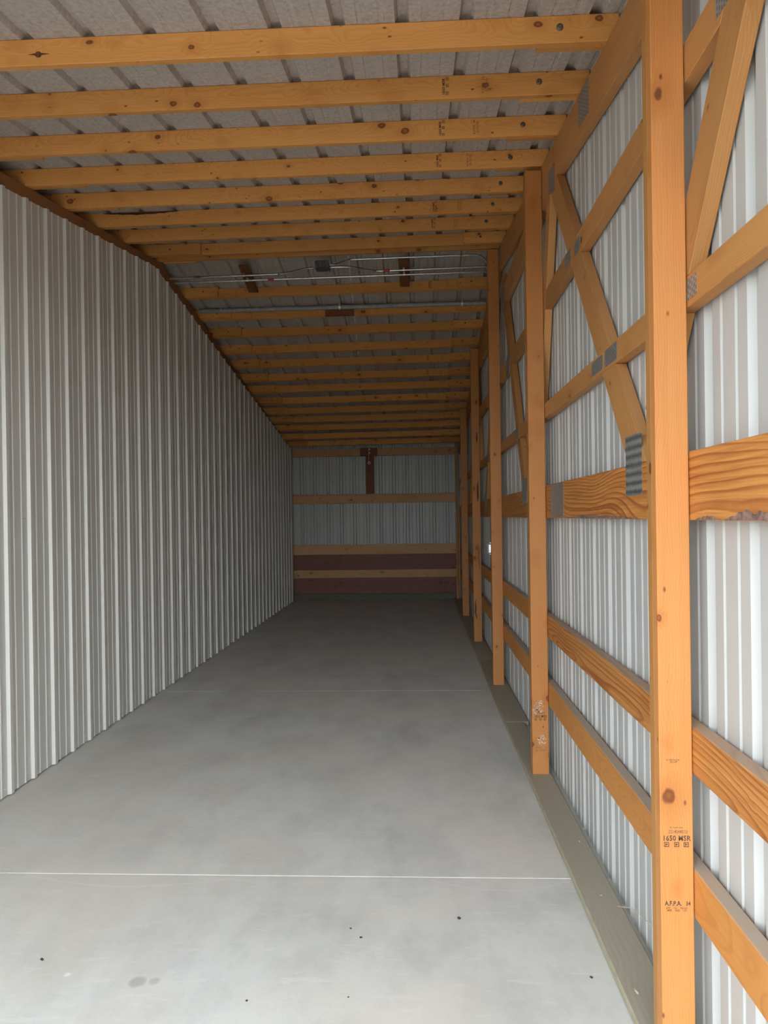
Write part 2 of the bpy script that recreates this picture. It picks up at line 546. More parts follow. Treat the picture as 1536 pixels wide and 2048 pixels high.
# unseen sheet added beyond the left chord, stops light leaking in over it
struct(prism_yz('light_block_left', [(Y0 - .06, -.02), (12.6, -.02), (12.6, zb(-2.6, 12.6) + .09), (RY, zb(-2.6, RY) + .10), (Y0 - .06, zb(-2.6, Y0 - .06) + .09)], -2.64, -2.60, BACKER, None, (1, 0), 0))
struct(link('light_block_front', box_mesh(-2.60, -2.19, Y0 - .06, Y0 - .02, -.02, 2.78, 0), BACKER))  # unseen panel added to keep daylight out of the next bay
# right wall: ribs go outwards
wr = struct(empty('wall_right'))
PR = .2415
RF = 1.611 - 8 * PR
for p in range(15):
    n0, n1 = p * 4, min(p * 4 + 4, 57)
    if n0 >= n1 or RF + n0 * PR > 12.4: break
    pts = profile(n0, n1, RF, .0150, .0270, .0125, PR)
    pts.append((RF + n1 * PR - .027, 0))
    pts = [q for q in pts if Y0 - .02 < q[0] < 12.45] + ([(12.46, 0)] if RF + n1 * PR > 12.46 else [])
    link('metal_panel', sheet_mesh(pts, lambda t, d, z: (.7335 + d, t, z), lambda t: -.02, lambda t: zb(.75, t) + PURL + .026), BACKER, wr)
# back wall
wb = struct(empty('wall_back'))
BF = -2.02
for p in range(4):
    pts = profile(p * 4, p * 4 + 4, BF)
    pts.append((BF + (p * 4 + 4) * PITCH9 - .032, 0))
    if p == 0: pts.insert(0, (-2.62, 0))
    pts = [q for q in pts if q[0] < .755] + ([(.765, 0)] if p == 3 else [])
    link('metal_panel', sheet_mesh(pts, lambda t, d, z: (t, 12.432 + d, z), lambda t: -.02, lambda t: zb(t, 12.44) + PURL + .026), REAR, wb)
# roof: felted sheets, ribs upwards
ce = struct(empty('ceiling'))
CF = -2.55
for s in (0, 1):
    ya, yb = (Y0 - .05, RY) if s == 0 else (RY, 12.47)
    for p in range(4):
        pts = profile(p * 4, p * 4 + 4, CF, .025, .026, .015, PITCH9, .0015)
        pts.append((CF + (p * 4 + 4) * PITCH9 - .026, 0))
        if p == 0: pts.insert(0, (-2.64, 0))
        pts = [q for q in pts if q[0] < .80] + ([(.80, 0)] if p == 3 else [])
        verts, faces = [], []
        n = len(pts)
        for y in (ya, yb):
            for t, d in pts:
                verts.append((t, y, zb(t, min(y, RY - 1e-6) if s == 0 else max(y, RY + 1e-6)) + PURL / .988 + .001 + d))
        faces = [(i, i + 1, n + i + 1, n + i) for i in range(n - 1)]
        link('roof_panel', mesh_from('roof_panel', verts, faces), FELT, ce)
# ridge cap closes the slit over the ridge
link('ridge_cap', mesh_from('ridge_cap', [(x, RY + dy, zb(x, RY) + PURL + dz) for x in (-2.64, .80) for dy, dz in ((-.18, .004), (0, .034), (.18, .004))],
     [(0, 1, 4, 3), (1, 2, 5, 4)]), FELT, ce)

TAPE = plain('pale_tape', (.62, .60, .57), .8)
for a, b in ((6.20, 6.70), (6.80, 7.17), (7.27, 7.60), (7.70, 8.05), (8.16, 8.45)):
    xa_, xb_ = -.586 - .046 * (a - 6.2), -.586 - .046 * (b - 6.2)
    beam('lap_tape', (xa_, a, zb(xa_, a) + PURL + .0010), (xb_, b, zb(xb_, b) + PURL + .0010), .014, .0007, (1, 0, 0), TAPE, ce, 0)
# ------------------------------------------------------------------ back wall lumber
def lumber_x(name, x0, x1, y0, y1, z0, z1, mat, parent=None, tilt=0.0, bevel=.002):
    """horizontal board along X, as one mesh with grain along local x"""
    m = Matrix.Translation((x0, y0, z0))
    return link(name, box_mesh(0, x1 - x0, 0, y1 - y0, 0, z1 - z0, bevel), mat, parent, m)
BX0, BX1 = -2.20, .662
tag(lumber_x('wall_girt', BX0, BX1, YB, YB + .038, 2.481, 2.612, BACKW), 'topmost brown board across the back wall under the roof purlins', 'girt', 'boards across the back wall')
w2 = empty('wall_girt', (BX0, YB, 1.668))
tag(w2, 'wide two-ply brown board across the middle of the back wall', 'girt', 'boards across the back wall')
lumber_x('front_ply', 0, BX1 - BX0, 0, .019, 0, .132, BACKW, w2)
lumber_x('rear_ply', 0, BX1 - BX0, .0195, .038, .004, .160, BACKW, w2)
tag(lumber_x('wall_girt', BX0, BX1, YB, YB + .038, .790, .958, BACKW), 'pale board on the back wall along the top edge of the red plywood', 'girt', 'boards across the back wall')
tag(lumber_x('wall_girt', BX0, BX1, YB, YB + .038, .388, .522, BACKW), 'lowest pale board on the back wall, nailed across the middle of the red plywood', 'girt', 'boards across the back wall')
pl = empty('plywood_panel', (BX0, YB + .0385, .1))
tag(pl, 'dark reddish plywood along the foot of the back wall', 'plywood')
for a, b in ((0, 1.205), (1.2058, 2.41), (2.4108, BX1 - BX0)):
    lumber_x('plywood_sheet', a, b, 0, .012, 0, .74, PLYW, pl, bevel=.001)
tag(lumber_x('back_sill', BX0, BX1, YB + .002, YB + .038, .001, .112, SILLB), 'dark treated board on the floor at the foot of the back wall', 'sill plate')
st = empty('upright_stud', (-.904, YB, 1.832))
tag(st, 'short red-brown upright board in the upper middle of the back wall', 'stud')
link('stud_board', box_mesh(0, .647, 0, .030, -.146, 0, .002), REDW, st, Matrix.Translation((0, .003, 0)) @ Matrix.Rotation(-math.pi / 2, 4, 'Y'))
link('head_block', box_mesh(0, .296, -.0285, -.0005, 0, .136, .002), REDW, st, Matrix.Translation((-.09, 0, .649)))
# bead chain with a ring
ch = empty('hanging_chain', (-.842, YB - .045, 2.62))
tag(ch, 'thin bright chain with a ring hanging on the red-brown upright at the back wall', 'chain')
tube('chain', [(0, 0, 0), (.001, 0, -.09), (0, 0, -.235)], .0028, BRIGHT, ch)
for dz in (-.03, -.09):
    link('chain_anchor', disc_mesh('chain_anchor', .009, .007, 10), BRIGHT, ch, Matrix.Translation((.016, .0165, dz)))
ringp = [(.004 + .019 * math.cos(a * math.pi / 8), -.004, -.262 + .019 * math.sin(a * math.pi / 8)) for a in range(17)]
tube('ring', ringp, .0062, BRIGHT, ch)
# corner boards
tag(link('corner_board', box_mesh(0, 2.735, 0, .076, -.030, 0, .002), TRUSS, None, Matrix.Translation((.622, 12.204, .0015)) @ Matrix.Rotation(-math.pi / 2, 4, 'Y')),
    'full-height narrow board in the far right corner beside the back wall', 'corner board')
tag(link('corner_board', box_mesh(0, 1.43, 0, .076, -.027, 0, .002), TRUSS, None, Matrix.Translation((.6615, 12.204, .0325)) @ Matrix.Rotation(-math.pi / 2, 4, 'Y')),
    'short narrow board in the far right corner, reaching only half way up', 'corner board')
hk = empty('small_hook', (.6205, 12.25, 1.523))
tag(hk, 'tiny bright hook at head height on the far right corner board', 'hook')
link('hook_plate', box_mesh(-.003, .003, -.012, .012, -.018, .018, .001), BRIGHT, hk)
tube('hook_arm', [(-.002, 0, .004), (-.018, 0, 0), (-.026, 0, -.012), (-.018, 0, -.02)], .003, BRIGHT, hk)

# ------------------------------------------------------------------ roof truss along the right wall
tr = empty('roof_truss', (0, 0, 0))
tag(tr, 'long timber roof truss with steel joint plates along the right wall', 'roof truss')
TX0, TX1 = .688, .7265
TD = .180
f0, f1 = zb(.688, Y0), zb(.688, RY)
prism_yz('top_chord', [(Y0, f0 - .0005), (RY - .001, f1 - .0005), (RY - .001, f1 - TD), (Y0, f0 - TD)], TX0, TX1, TRUSS, tr, (RY - Y0, f1 - f0))
e1 = zb(.688, 12.2)
prism_yz('top_chord', [(RY + .001, f1 - .0005), (12.2, e1 - .0005), (12.2, e1 - TD), (RY + .001, f1 - TD)], TX0, TX1, TRUSS, tr, (12.2 - RY, e1 - f1))
def cut(poly, lo=1.593, girts=True):
    sl = (f1 - f0) / (RY - Y0)
    poly = clip(poly, -sl, 1, f0 - TD - sl * Y0 - .0006)
    s2 = (e1 - f1) / (12.2 - RY)
    poly = clip(poly, -s2, 1, f1 - TD - s2 * RY - .0006)
    return clip(poly, 0, -1, -lo)
G1 = (1.957, 2.037); G2 = (2.528, 2.625); G3 = (3.082, 3.236)
def strip(p, q, wdt, ext=.6):
    """p,q on the left (far) edge; the board lies on the near side"""
    d = Vector((q[0] - p[0], q[1] - p[1])).normalized()
    nrm = Vector((-d.y, d.x))
    if nrm.x > 0: nrm = -nrm
    a = Vector(p) - d * ext; b = Vector(q) + d * ext
    return [tuple(a), tuple(b), tuple(b + nrm * wdt), tuple(a + nrm * wdt)], (d.x, d.y)
STR = {'W1': strip((3.676, 3.041), (2.425, 1.625), .134), 'W2': strip((1.635, 2.548), (1.864, 2.236), .124),
       'W3': strip((3.790, 3.095), (3.975, 2.570), .100), 'W4': strip((5.56, 2.78), (4.859, 1.674), .125)}
def mir(poly):
    return [(2 * RY - y, z) for y, z in poly][::-1]
def line_of(p, q):
    a, b = q[1] - p[1], -(q[0] - p[0])
    return a, b, a * p[0] + b * p[1]
def side_clip(poly, stripe, keep_left):
    """keep what lies on the far (+Y) or near side of a strip"""
    pts = stripe
    if keep_left: p, q = pts[0], pts[1]
    else: p, q = pts[3], pts[2]
    a, b, c = line_of(p, q)
    inside = (pts[0][0] + pts[2][0]) / 2, (pts[0][1] + pts[2][1]) / 2
    if a * inside[0] + b * inside[1] - c < 0: a, b, c = -a, -b, -c
    return clip(poly, a, b, c - .0008)
def add(name, poly, d, m=False, mat=TRUSS):
    if len(poly) < 3: return
    ar = abs(sum(poly[i][0] * poly[(i + 1) % len(poly)][1] - poly[(i + 1) % len(poly)][0] * poly[i][1] for i in range(len(poly)))) / 2
    if ar < .002: return
    prism_yz(name, poly, TX0, TX1, mat, tr, d)
for mm in (0, 1):
    T = (lambda p: p) if not mm else mir
    sg = 1 if not mm else -1
    for k in ('W1', 'W2', 'W3', 'W4'):
        po, d = STR[k]
        po = T(po); d = (d[0] * sg, d[1])
        if mm and k == 'W2': continue
        body = cut(po)
        add('web', clip(body, 0, 1, G1[0] - .0006), d)
        add('web', clip(body, 0, -1, -G1[1] - .0006), d)
# bottom chord and the level members
prism_yz('bottom_chord', [(Y0, 1.417), (Y0, 1.592), (3.628, 1.592), (3.628, 1.417)], TX0, TX1, PINE, tr, (1, 0))
prism_yz('bottom_chord', [(3.629, 1.417), (3.629, 1.592), (8.37, 1.592), (8.37, 1.417)], TX0, TX1, PINE, tr, (1, 0))
prism_yz('bottom_chord', [(8.371, 1.417), (8.371, 1.592), (12.2, 1.592), (12.2, 1.417)], TX0, TX1, PINE, tr, (1, 0))
def rect(y0, y1, g): return [(y0, g[0]), (y1, g[0]), (y1, g[1]), (y0, g[1])]
prism_yz('level_brace', rect(Y0, 6.0, G1), TX0, TX1, TRUSS, tr, (1, 0))
prism_yz('level_brace', rect(6.001, 12.2, G1), TX0, TX1, TRUSS, tr, (1, 0))
def between(g, left_strip, right_strip):
    """level piece from the near strip (low Y) to the far strip (high Y), cut to the roof"""
    po = rect(-.2, 12.2, g)
    po = cut(po)
    if left_strip is not None: po = side_clip(po, left_strip[0], left_strip[1])
    if right_strip is not None: po = side_clip(po, right_strip[0], right_strip[1])
    add('level_brace', po, (1, 0))
s1, s2_, s3, s4 = (STR[k][0] for k in ('W1', 'W2', 'W3', 'W4'))
m1, m3, m4 = mir(s1), mir(s3), mir(s4)
def mside(poly, s, far):     # clip against a mirrored strip: mirror, clip, mirror back
    return mir(side_clip(mir(poly), s, not far))
def seg(g, ops):
    po = cut(rect(-.2, 12.2, g))
    for s, far, m in ops:
        po = mside(po, s, far) if m else side_clip(po, s, far)
    add('level_brace', po, (1, 0))
seg(G2, [(s2_, True, 0), (s1, False, 0)])
seg(G2, [(s1, True, 0), (s3, False, 0)])
seg(G2, [(s3, True, 0), (s4, False, 0)])
seg(G2, [(s4, True, 0), (s4, False, 1)])
seg(G2, [(s4, True, 1), (s3, False, 1)])
seg(G2, [(s3, True, 1), (s1, False, 1)])
seg(G3, [(s3, True, 0), (s4, False, 0)])
seg(G3, [(s4, True, 1), (s3, False, 1)])
# steel joint plates
def plate(poly, mat=PLATE, x=.6868):
    cy_ = sum(p[0] for p in poly) / len(poly); cz_ = sum(p[1] for p in poly) / len(poly)
    m = frame_of((x, cy_, cz_), (0, 1, 0), (0, 0, 1))
    inv = m.inverted()
    pts = [inv @ Vector((xx, y, z)) for xx in (x, .6879) for y, z in poly]
    n = len(poly)
    faces = [tuple(range(n)), tuple(range(n, 2 * n))] + [(i, (i + 1) % n, n + (i + 1) % n, n + i) for i in range(n)]
    return link('nail_plate', mesh_from('nail_plate', pts, faces), mat, tr, m)
PL = [[(2.87, 3.155), (3.05, 3.170), (3.05, 3.045), (2.87, 3.012)], [(3.58, 3.160), (3.735, 3.185), (3.735, 3.070), (3.58, 3.022)],
      rect(3.05, 3.16, (2.545, 2.602)), rect(3.24, 3.352, (2.56, 2.618)), rect(2.71, 2.874, (1.973, 2.027)), rect(2.515, 2.676, (1.970, 2.029)),
      rect(3.465, 3.79, (1.424, 1.588)), rect(1.806, 1.895, (1.973, 2.025)), rect(1.59, 1.673, (2.550, 2.610)),
      rect(5.38, 5.56, (2.50, 2.64)), rect(4.98, 5.15, (1.965, 2.035)), rect(4.62, 4.82, (1.51, 1.67)), rect(5.62, 5.80, (3.06, 3.22)), rect(5.86, 6.14, (3.50, 3.62)),
      rect(3.93, 4.05, (2.54, 2.61)), rect(4.12, 4.25, (1.965, 2.03))]
for q in PL: plate(q)
pw = plate(rect(2.255, 2.426, (1.493, 1.687)), PLATEW)
pw['label'] = 'large wavy galvanised joint plate'
for q in PL[9:13] + PL[4:7] + PL[:2]:
    plate([(2 * RY - y, z) for y, z in q][::-1])

# left truss chord, over the liner
lc = empty('truss_chord', (0, 0, 0))
tag(lc, 'dark brown truss chord showing above the top edge of the left metal wall', 'truss chord')
for a, b in ((Y0, RY), (RY, 12.4)):
    za, zc = zb(-2.18, a), zb(-2.18, b)
    prism_yz('chord_board', [(a + .001, za - .0005), (b - .001, zc - .0005), (b - .001, zc - .24), (a + .001, za - .24)], -2.213, -2.1724, CHORD, lc, (b - a, zc - za))

# ------------------------------------------------------------------ purlins
STAMP = (.134, .297)
def purlin(edge, side, label, scab_front=None, left_scab=-1.86, right_scab=.39, screw=None, stamped=False, front_side=False):
    """edge = Y of the visible lower edge at X about -.5; side 0 = front slope, 1 = rear slope"""
    th = math.atan(.153 if side == 0 else .165)
    xa, xb = -2.55, .7285
    A = Vector((xa, edge, zb(xa, edge) + .0006)); B = Vector((xb, edge, zb(xb, edge) + .0006))
    t = Vector((0, math.cos(th), math.sin(th))) if side == 0 else Vector((0, math.cos(th), -math.sin(th)))
    m = frame_of(A, B - A, t)
    r = empty('purlin')
    r.matrix_world = m
    L = (B - A).length
    dz = -.0035
    link('purlin_board', box_mesh(0, L, 0, .038, 0, PURL, .002), SPF, r)
    o = (.0385, .0765) if not front_side else (-.0385, -.0005)
    lo, hi = (.0015, PURL - .001) if edge < 5.95 or edge > 6.1 else (-.006, PURL - .016)
    x_end = L if edge < 5.95 or edge > 6.1 else L - .045
    link('lap_board', box_mesh(0 if hi > .08 else .40, left_scab - xa, *o, lo, hi, .002), SPF, r)
    link('lap_board', box_mesh(right_scab - xa, x_end, *o, lo, hi, .002), SPF, r)
    fy = -.0385 if front_side else 0
    if screw:
        link('washer_screw', disc_mesh('washer_screw', .0125 if not front_side else .009, .003, 14, .003), SCREW, r, Matrix.Translation((screw - xa, fy, PURL * .56)))
    if front_side:
        link('washer_screw', disc_mesh('washer_screw', .008, .003, 10, .002), SCREW, r, Matrix.Translation((-2.0 - xa, fy, PURL * .5)))
    if stamped:
        f = -.0006
        # stamps read upwards, grade line first, grade boxes to its right
        text('grade_stamp', '1650 MSR', .017, (STAMP[0] - .006 - xa, f, PURL * .52), (0, 0, 1), (-1, 0, 0), INK, r, 1.0, .92)
        for q in (-.026, .004, .030):
            stamp_box(r, (STAMP[0] + .009 - xa, f, PURL * .52 + q), .0125)
        text('grade_stamp', 'A.F.P.A. 34', .0155, (STAMP[1] - .006 - xa, f, PURL * .52), (0, 0, 1), (-1, 0, 0), INKF, r, 1.0, .92)
        text('grade_stamp', 'SPF  KD  NLGA\nMSR  1650  1.5E', .0075, (STAMP[1] + .010 - xa, f, PURL * .52), (0, 0, 1), (-1, 0, 0), INKF, r, 1.0, 1.0)
    tag(r, label, 'purlin', 'roof purlins')
    return r
def stamp_box(parent, loc, s, axes=((1, 0, 0), (0, 0, 1)), mat=None):
    """hollow square mark with two strokes in it"""
    ex, ey = Vector(axes[0]), Vector(axes[1])
    n = ex.cross(ey)
    bm = bmesh.new()
    t = s * .14
    for u0, u1, v0, v1 in ((-.5, .5, -.5, -.5 + .14), (-.5, .5, .5 - .14, .5), (-.5, -.36, -.36, .36), (.36, .5, -.36, .36), (-.2, .25, -.05, .12), (-.2, -.04, -.25, .25)):
        vs = []
        for u, v in ((u0, v0), (u1, v0), (u1, v1), (u0, v1)):
            vs.append(bm.verts.new(ex * u * s + ey * v * s))
        bm.faces.new(vs)
    r = bmesh.ops.extrude_face_region(bm, geom=list(bm.faces))
    bmesh.ops.translate(bm, verts=[v for v in r['geom'] if isinstance(v, bmesh.types.BMVert)], vec=n * .0002)
    bmesh.ops.recalc_face_normals(bm, faces=bm.faces)
    me = bpy.data.meshes.new('stamp_mark')
    bm.to_mesh(me); bm.free()
    return link('stamp_mark', me, mat or INK, parent, Matrix.Translation(loc))

FRONT = [(2.593, 'nearest roof purlin at the top of the picture, without any stamp', 0), (3.027, 'second roof purlin from the open front, first one with dark grade stamps', 1),
         (3.486, 'third roof purlin from the open front, stamped', 1), (3.949, 'fourth roof purlin from the open front, meeting the left wall top near the picture edge', 1),
         (4.408, 'fifth roof purlin from the open front, unstamped, ending behind the second post top', 0), (4.867, 'sixth roof purlin from the open front, stamped, between two knotty ones', 1),
         (5.319, 'seventh roof purlin from the open front, stamped, two before the ridge', 1), (5.845, 'eighth roof purlin from the open front, with lap boards on its visible face', 0)]
for i, (y, lb, stp) in enumerate(FRONT):
    purlin(y, 0, lb, right_scab=.45 if i < 5 else .39, left_scab=-1.86 if i != 7 else -1.747, screw=.522, stamped=bool(stp), front_side=(i == 7))
purlin(6.035, 0, 'roof purlin at the ridge, just in front of the thin conduits', right_scab=.43)
REARY = [6.739, 7.205, 7.635, 8.090, 8.516, 8.975, 9.404, 9.877, 10.329, 10.744, 11.170, 11.661, 12.098]
ordw = ['first', 'second', 'third', 'fourth', 'fifth', 'sixth', 'seventh', 'eighth', 'ninth', 'tenth', 'eleventh', 'twelfth', 'thirteenth']
extra = ['stamped, just behind the two thin conduits', 'carrying the thick grey pipe', 'unstamped, next behind the thick grey pipe', 'meeting the right truss just before the fourth post', 'level with the top of the fourth post', 'stamped, behind the fourth post top',
         'in the dim rear of the roof', 'in the dim rear, halfway between ridge and back wall', 'over the fifth post', 'in the dark near the back wall', 'third from last before the back wall', 'last but one before the back wall', 'close above the back wall']
for i, y in enumerate(REARY):
    purlin(y, 1, '%s roof purlin behind the ridge, %s' % (ordw[i], extra[i]), front_side=True, screw=.515, stamped=i in (0, 4, 5, 7))

# ------------------------------------------------------------------ posts (two plies each)
def post(y, x0, x1, label, top, mat=SPF2):
    r = empty('wall_post', (x0, y, .0305))
    w = x1 - x0
    h_ = top - .0305
    R = Matrix.Rotation(-math.pi / 2, 4, 'Y')        # local x -> up, local z -> -x
    R = Matrix(((0, 0, 1, 0), (0, 1, 0, 0), (1, 0, 0, 0), (0, 0, 0, 1)))  # x->z, z->x
    R = Matrix(((0, 0, -1, 0), (0, 1, 0, 0), (1, 0, 0, 0), (0, 0, 0, 1)))
    a = link('front_ply', box_mesh(0, h_, 0, .0375, -w, 0, .0022), mat, r, R)
    b = link('rear_ply', box_mesh(0, h_ - .004, .0380, .0755, -w + .0008, -.0008, .0022), PLY_EDGE, r, R)
    tag(r, label, 'post', 'posts along the right wall')
    return r
PY = [1.864 + 2.0645 * k for k in range(5)]
PYX = [(.603, .6855)] + [(.5965, .6855)] * 4
PLAB = ['nearest wooden post, bright orange, running from the top to the bottom of the picture', 'second post from the front, with pale scuffs and stamps near its foot', 'third post from the front, where the thin conduits end',
        'fourth post from the front, with dark bark cracks on its face', 'fifth and farthest full post, standing near the back wall']
posts = []
for k in range(5):
    top = [zb(.64, PY[0]) - .004, 3.292, 3.630, 3.284, 2.928][k]
    posts.append(post(PY[k], *PYX[k], PLAB[k], top))
# grade stamps on the two nearest posts
def post_stamps(p, y, x, z1, z2, ink1, ink2, extra=True):
    f = -.0006
    px, pz = x - p.location.x, -p.location.z
    ex, ez = (1, 0, 0), (0, 0, 1)
    text('grade_stamp', '1650 MSR', .0185, (px, f, z1 + pz), ex, ez, ink1, p, 1.08, .86)
    text('grade_stamp', '2214044512', .0120, (px + .004, f, z1 + .0165 + pz), ex, ez, INKF, p, 1.0, .8)
    text('grade_stamp', 'SPF  KD-HT  NLGA', .0040, (px, f, z1 + .0275 + pz), ex, ez, INKF, p, 1.0, 1.0)
    for q in (-.025, .000, .024):
        stamp_box(p, (px + q, f, z1 - .0155 + pz), .0125, mat=ink1)
    text('grade_stamp', 'A.F.P.A.', .0165, (px - .010, f, z2 + .006 + pz), ex, ez, ink2, p, 1.0, .80)
    text('grade_stamp', '34', .0150, (px + .027, f, z2 + .006 + pz), ex, ez, ink2, p, 1.1, .72)
    text('grade_stamp', 'SPF    KD    NLGA\nMSR   1650   1.5E', .0072, (px - .001, f, z2 - .0085 + pz), ex, ez, INKF, p, 1.0, .95)
post_stamps(posts[0], PY[0],   .643, .608, .436, INK, INK)
text('grade_stamp', '◇ SPF NLGA\n   KD-HT', .006, (.033, -.0006, .805 - .0305), (1, 0, 0), (0, 0, 1), INKF, posts[0], 1.0, 1.0)
post_stamps(posts[1], PY[1], .641, .345, .169, INK, INKF)
def scuff(p, x, z, rx, rz, seed):
    rnd = random.Random(seed)
    bm = bmesh.new()
    for i in range(60):
        a, rr = rnd.uniform(0, 6.283), math.sqrt(rnd.random())
        cx, cz = x + rx * rr * math.cos(a), z + rz * rr * math.sin(a)
        s_ = rnd.uniform(.0012, .0042)
        vs = [bm.verts.new((cx + s_ * rnd.uniform(.6, 1.2) * math.cos(q * 1.0472), -.0004, cz + s_ * rnd.uniform(.6, 1.2) * math.sin(q * 1.0472))) for q in range(6)]
        bm.faces.new(vs)
    me = bpy.data.meshes.new('scuff_mark')
    bm.to_mesh(me); bm.free()
    o = link('scuff_mark', me, CHALK, p)
    o['kind'] = 'stuff'
    o['label'] = 'pale scuffed patch'
scuff(posts[1], .037, .404 - .03, .024, .032, 1)
scuff(posts[1], .030, .347 + .028 - .03, .030, .016, 2)
scuff(posts[1], .052, .218 - .03, .026, .026, 3)
# bark cracks on the fourth post
def crack(p, pts, wdt):
    bm = bmesh.new()
    L_, R_ = [], []
    for i, (x, z) in enumerate(pts):
        w_ = wdt * math.sin(math.pi * (i + .3) / (len(pts) - .4)) + .0006
        L_.append(bm.verts.new((x - w_, -.0005, z))); R_.append(bm.verts.new((x + w_, -.0005, z)))
    for i in range(len(pts) - 1):
        bm.faces.new((L_[i], R_[i], R_[i + 1], L_[i + 1]))
    me = bpy.data.meshes.new('bark_crack')
    bm.to_mesh(me); bm.free()
    link('bark_crack', me, DEB, p)
crack(posts[3], [(.024, .47), (.020, .42), (.024, .37), (.018, .33), (.026, .29), (.034, .25)], .008)
crack(posts[3], [(.060, 1.08), (.064, 1.00), (.060, .93), (.068, .86), (.074, .80)], .004)
crack(posts[3], [(.066, 1.78), (.060, 1.70), (.064, 1.62), (.058, 1.56)], .010)
crack(posts[3], [(.056, 2.33), (.060, 2.27), (.056, 2.21)], .009)

kp = bpy.data.objects['purlin']
bmk = bmesh.new()
KX, KZ = -1.371 + 2.55, .036
def flat(pts):
    bmk.faces.new([bmk.verts.new((KX + x, -.0005, KZ + z)) for x, z in pts])
flat([(.013 * math.cos(a * .5236), .011 * math.sin(a * .5236)) for a in range(12)])
flat([(.012, -.003), (.045, .001), (.012, .005)]); flat([(-.012, .005), (-.040, .001), (-.012, -.003)])
mek = bpy.data.meshes.new('split_knot'); bmk.to_mesh(mek); bmk.free()
link('split_knot', mek, KNOT, kp)
# bark edges left on two boards
def bark(parent, pts_lo, pts_hi, mat, name='bark_edge'):
    bm = bmesh.new()
    a = [bm.verts.new(p) for p in pts_lo]; b = [bm.verts.new(p) for p in pts_hi]
    for i in range(len(a) - 1):
        bm.faces.new((a[i], a[i + 1], b[i + 1], b[i]))
    me = bpy.data.meshes.new(name); bm.to_mesh(me); bm.free()
    return link(name, me, mat, parent)
rb = random.Random(5)
for y0, y1, hh in ((1.40, 1.66, .020), (1.68, 1.83, .010), (2.30, 3.42, .013)):
    n = 14
    ys = [y0 + (y1 - y0) * i / n for i in range(n + 1)]
    hs = [hh * math.sin(math.pi * (i + .4) / (n + .8)) * rb.uniform(.6, 1.15) for i in range(n + 1)]
    bark(tr, [(.6874, y, 1.4182) for y in ys], [(.6874, y, 1.4186 + q) for y, q in zip(ys, hs)], WANE)
p6 = bpy.data.objects['purlin.005']
xs = [.42 + .52 * i / 16 for i in range(17)]
bark(p6, [(x, -.0006, PURL - .0015 - (.004 + .013 * math.sin(math.pi * i / 16)) * rb.uniform(.8, 1.15)) for i, x in enumerate(xs)], [(x, -.0006, PURL - .0015) for x in xs], DARKW)
# ------------------------------------------------------------------ low girts and sill
GX0, GX1 = .6875, .7275
for k, (a, b) in enumerate(((Y0, 3.974), (3.976, 8.108), (8.110, 12.2))):
    where = ['bright front stretch', 'stretch between the second and fourth posts', 'dim stretch beyond the fourth post'][k]
    for nm, z0, z1, mt in (('upper', .770, .8905, PINE if k == 0 else GIRT), ('lower', .404, .5280, GIRT)):
        o = link('wall_girt', box_mesh(0, b - a, -(GX1 - GX0), 0, 0, z1 - z0, .003), mt, None, frame_of((GX0, a, z0), (0, 1, 0), (-1, 0, 0)))
        tag(o, '%s low girt on the right wall, %s' % (nm, where), 'girt', 'low girts on the right wall')
for k, (a, b) in enumerate(((Y0, 4.927), (4.930, 7.05), (7.053, 12.37))):
    o = link('sill_plate', box_mesh(0, b - a, (-.130, -.166, -.168)[k], 0, 0, .029, .004), SILL, None, frame_of(((.596, .563, .560)[k], a, .0012), ((-.0062, 0, 0)[k], 1, 0), (-1, 0, 0)))
    tag(o, 'weathered sill board on the floor under the right posts, %s' % ['front length', 'short length by the third post', 'dark rear length'][k], 'sill plate', 'floor sill boards along the right wall')

# ------------------------------------------------------------------ conduits near the ridge
ZC = 3.578
def strap(parent, x, y, z, r, mat=BRIGHT, up=.02):
    pts = [(x, y + (r + .002) * math.cos(a), z + (r + .002) * math.sin(a)) for a in [math.pi * (1 + i / 8) for i in range(9)]]
    pts = [(x, y - r - .002, z + up)] + pts + [(x, y + r + .002, z + up)]
    bm = bmesh.new()
    A_ = [bm.verts.new((p[0] - .009, p[1], p[2])) for p in pts]; B_ = [bm.verts.new((p[0] + .009, p[1], p[2])) for p in pts]
    for i in range(len(pts) - 1):
        bm.faces.new((A_[i], B_[i], B_[i + 1], A_[i + 1]))
    me = bpy.data.meshes.new('conduit_strap')
    bm.to_mesh(me); bm.free()
    return link('conduit_strap', me, mat, parent)
def zcl(y, x=-.8):
    return zb(x, y)
def c36(x, y, dz=0.0):
    """conduit centre: slides a point of the z=3.60 level along the sight line down to the conduit's own level"""
    z = 3.553 + (x + 1.5) * .018 + dz
    k = (z - EYE) / (3.60 - EYE)
    return (x * k, (y + .033) * k, z)
cA = empty('conduit', (0, 0, 0))
tag(cA, 'thin steel conduit from the left wall bending up into the grey junction box', 'conduit', 'thin steel conduits under the ridge')
pA = [c36(-2.205, 6.352), c36(-1.30, 6.322), c36(-1.20, 6.316), c36(-1.12, 6.29, .004), c36(-1.00, 6.225, .012), c36(-.95, 6.20, .014), c36(-.885, 6.190, .014)]
tube('conduit_tube', smooth_path(pA, 5), .0095, EMT, cA)
def on36(x, y):
    return c36(x, y)
for o_, x_, y_ in ((cA, -1.525, 6.33),):
    p_ = on36(x_, y_); strap(o_, *p_, .0095)
link('coupling', box_mesh(-.03, .03, -.012, .012, -.012, .012, .004), EMT, cA, Matrix.Translation(c36(-1.95, 6.343)))
cB = empty('conduit', (0, 0, 0))
tag(cB, 'thin steel conduit dipping from the junction box right to the third post', 'conduit', 'thin steel conduits under the ridge')
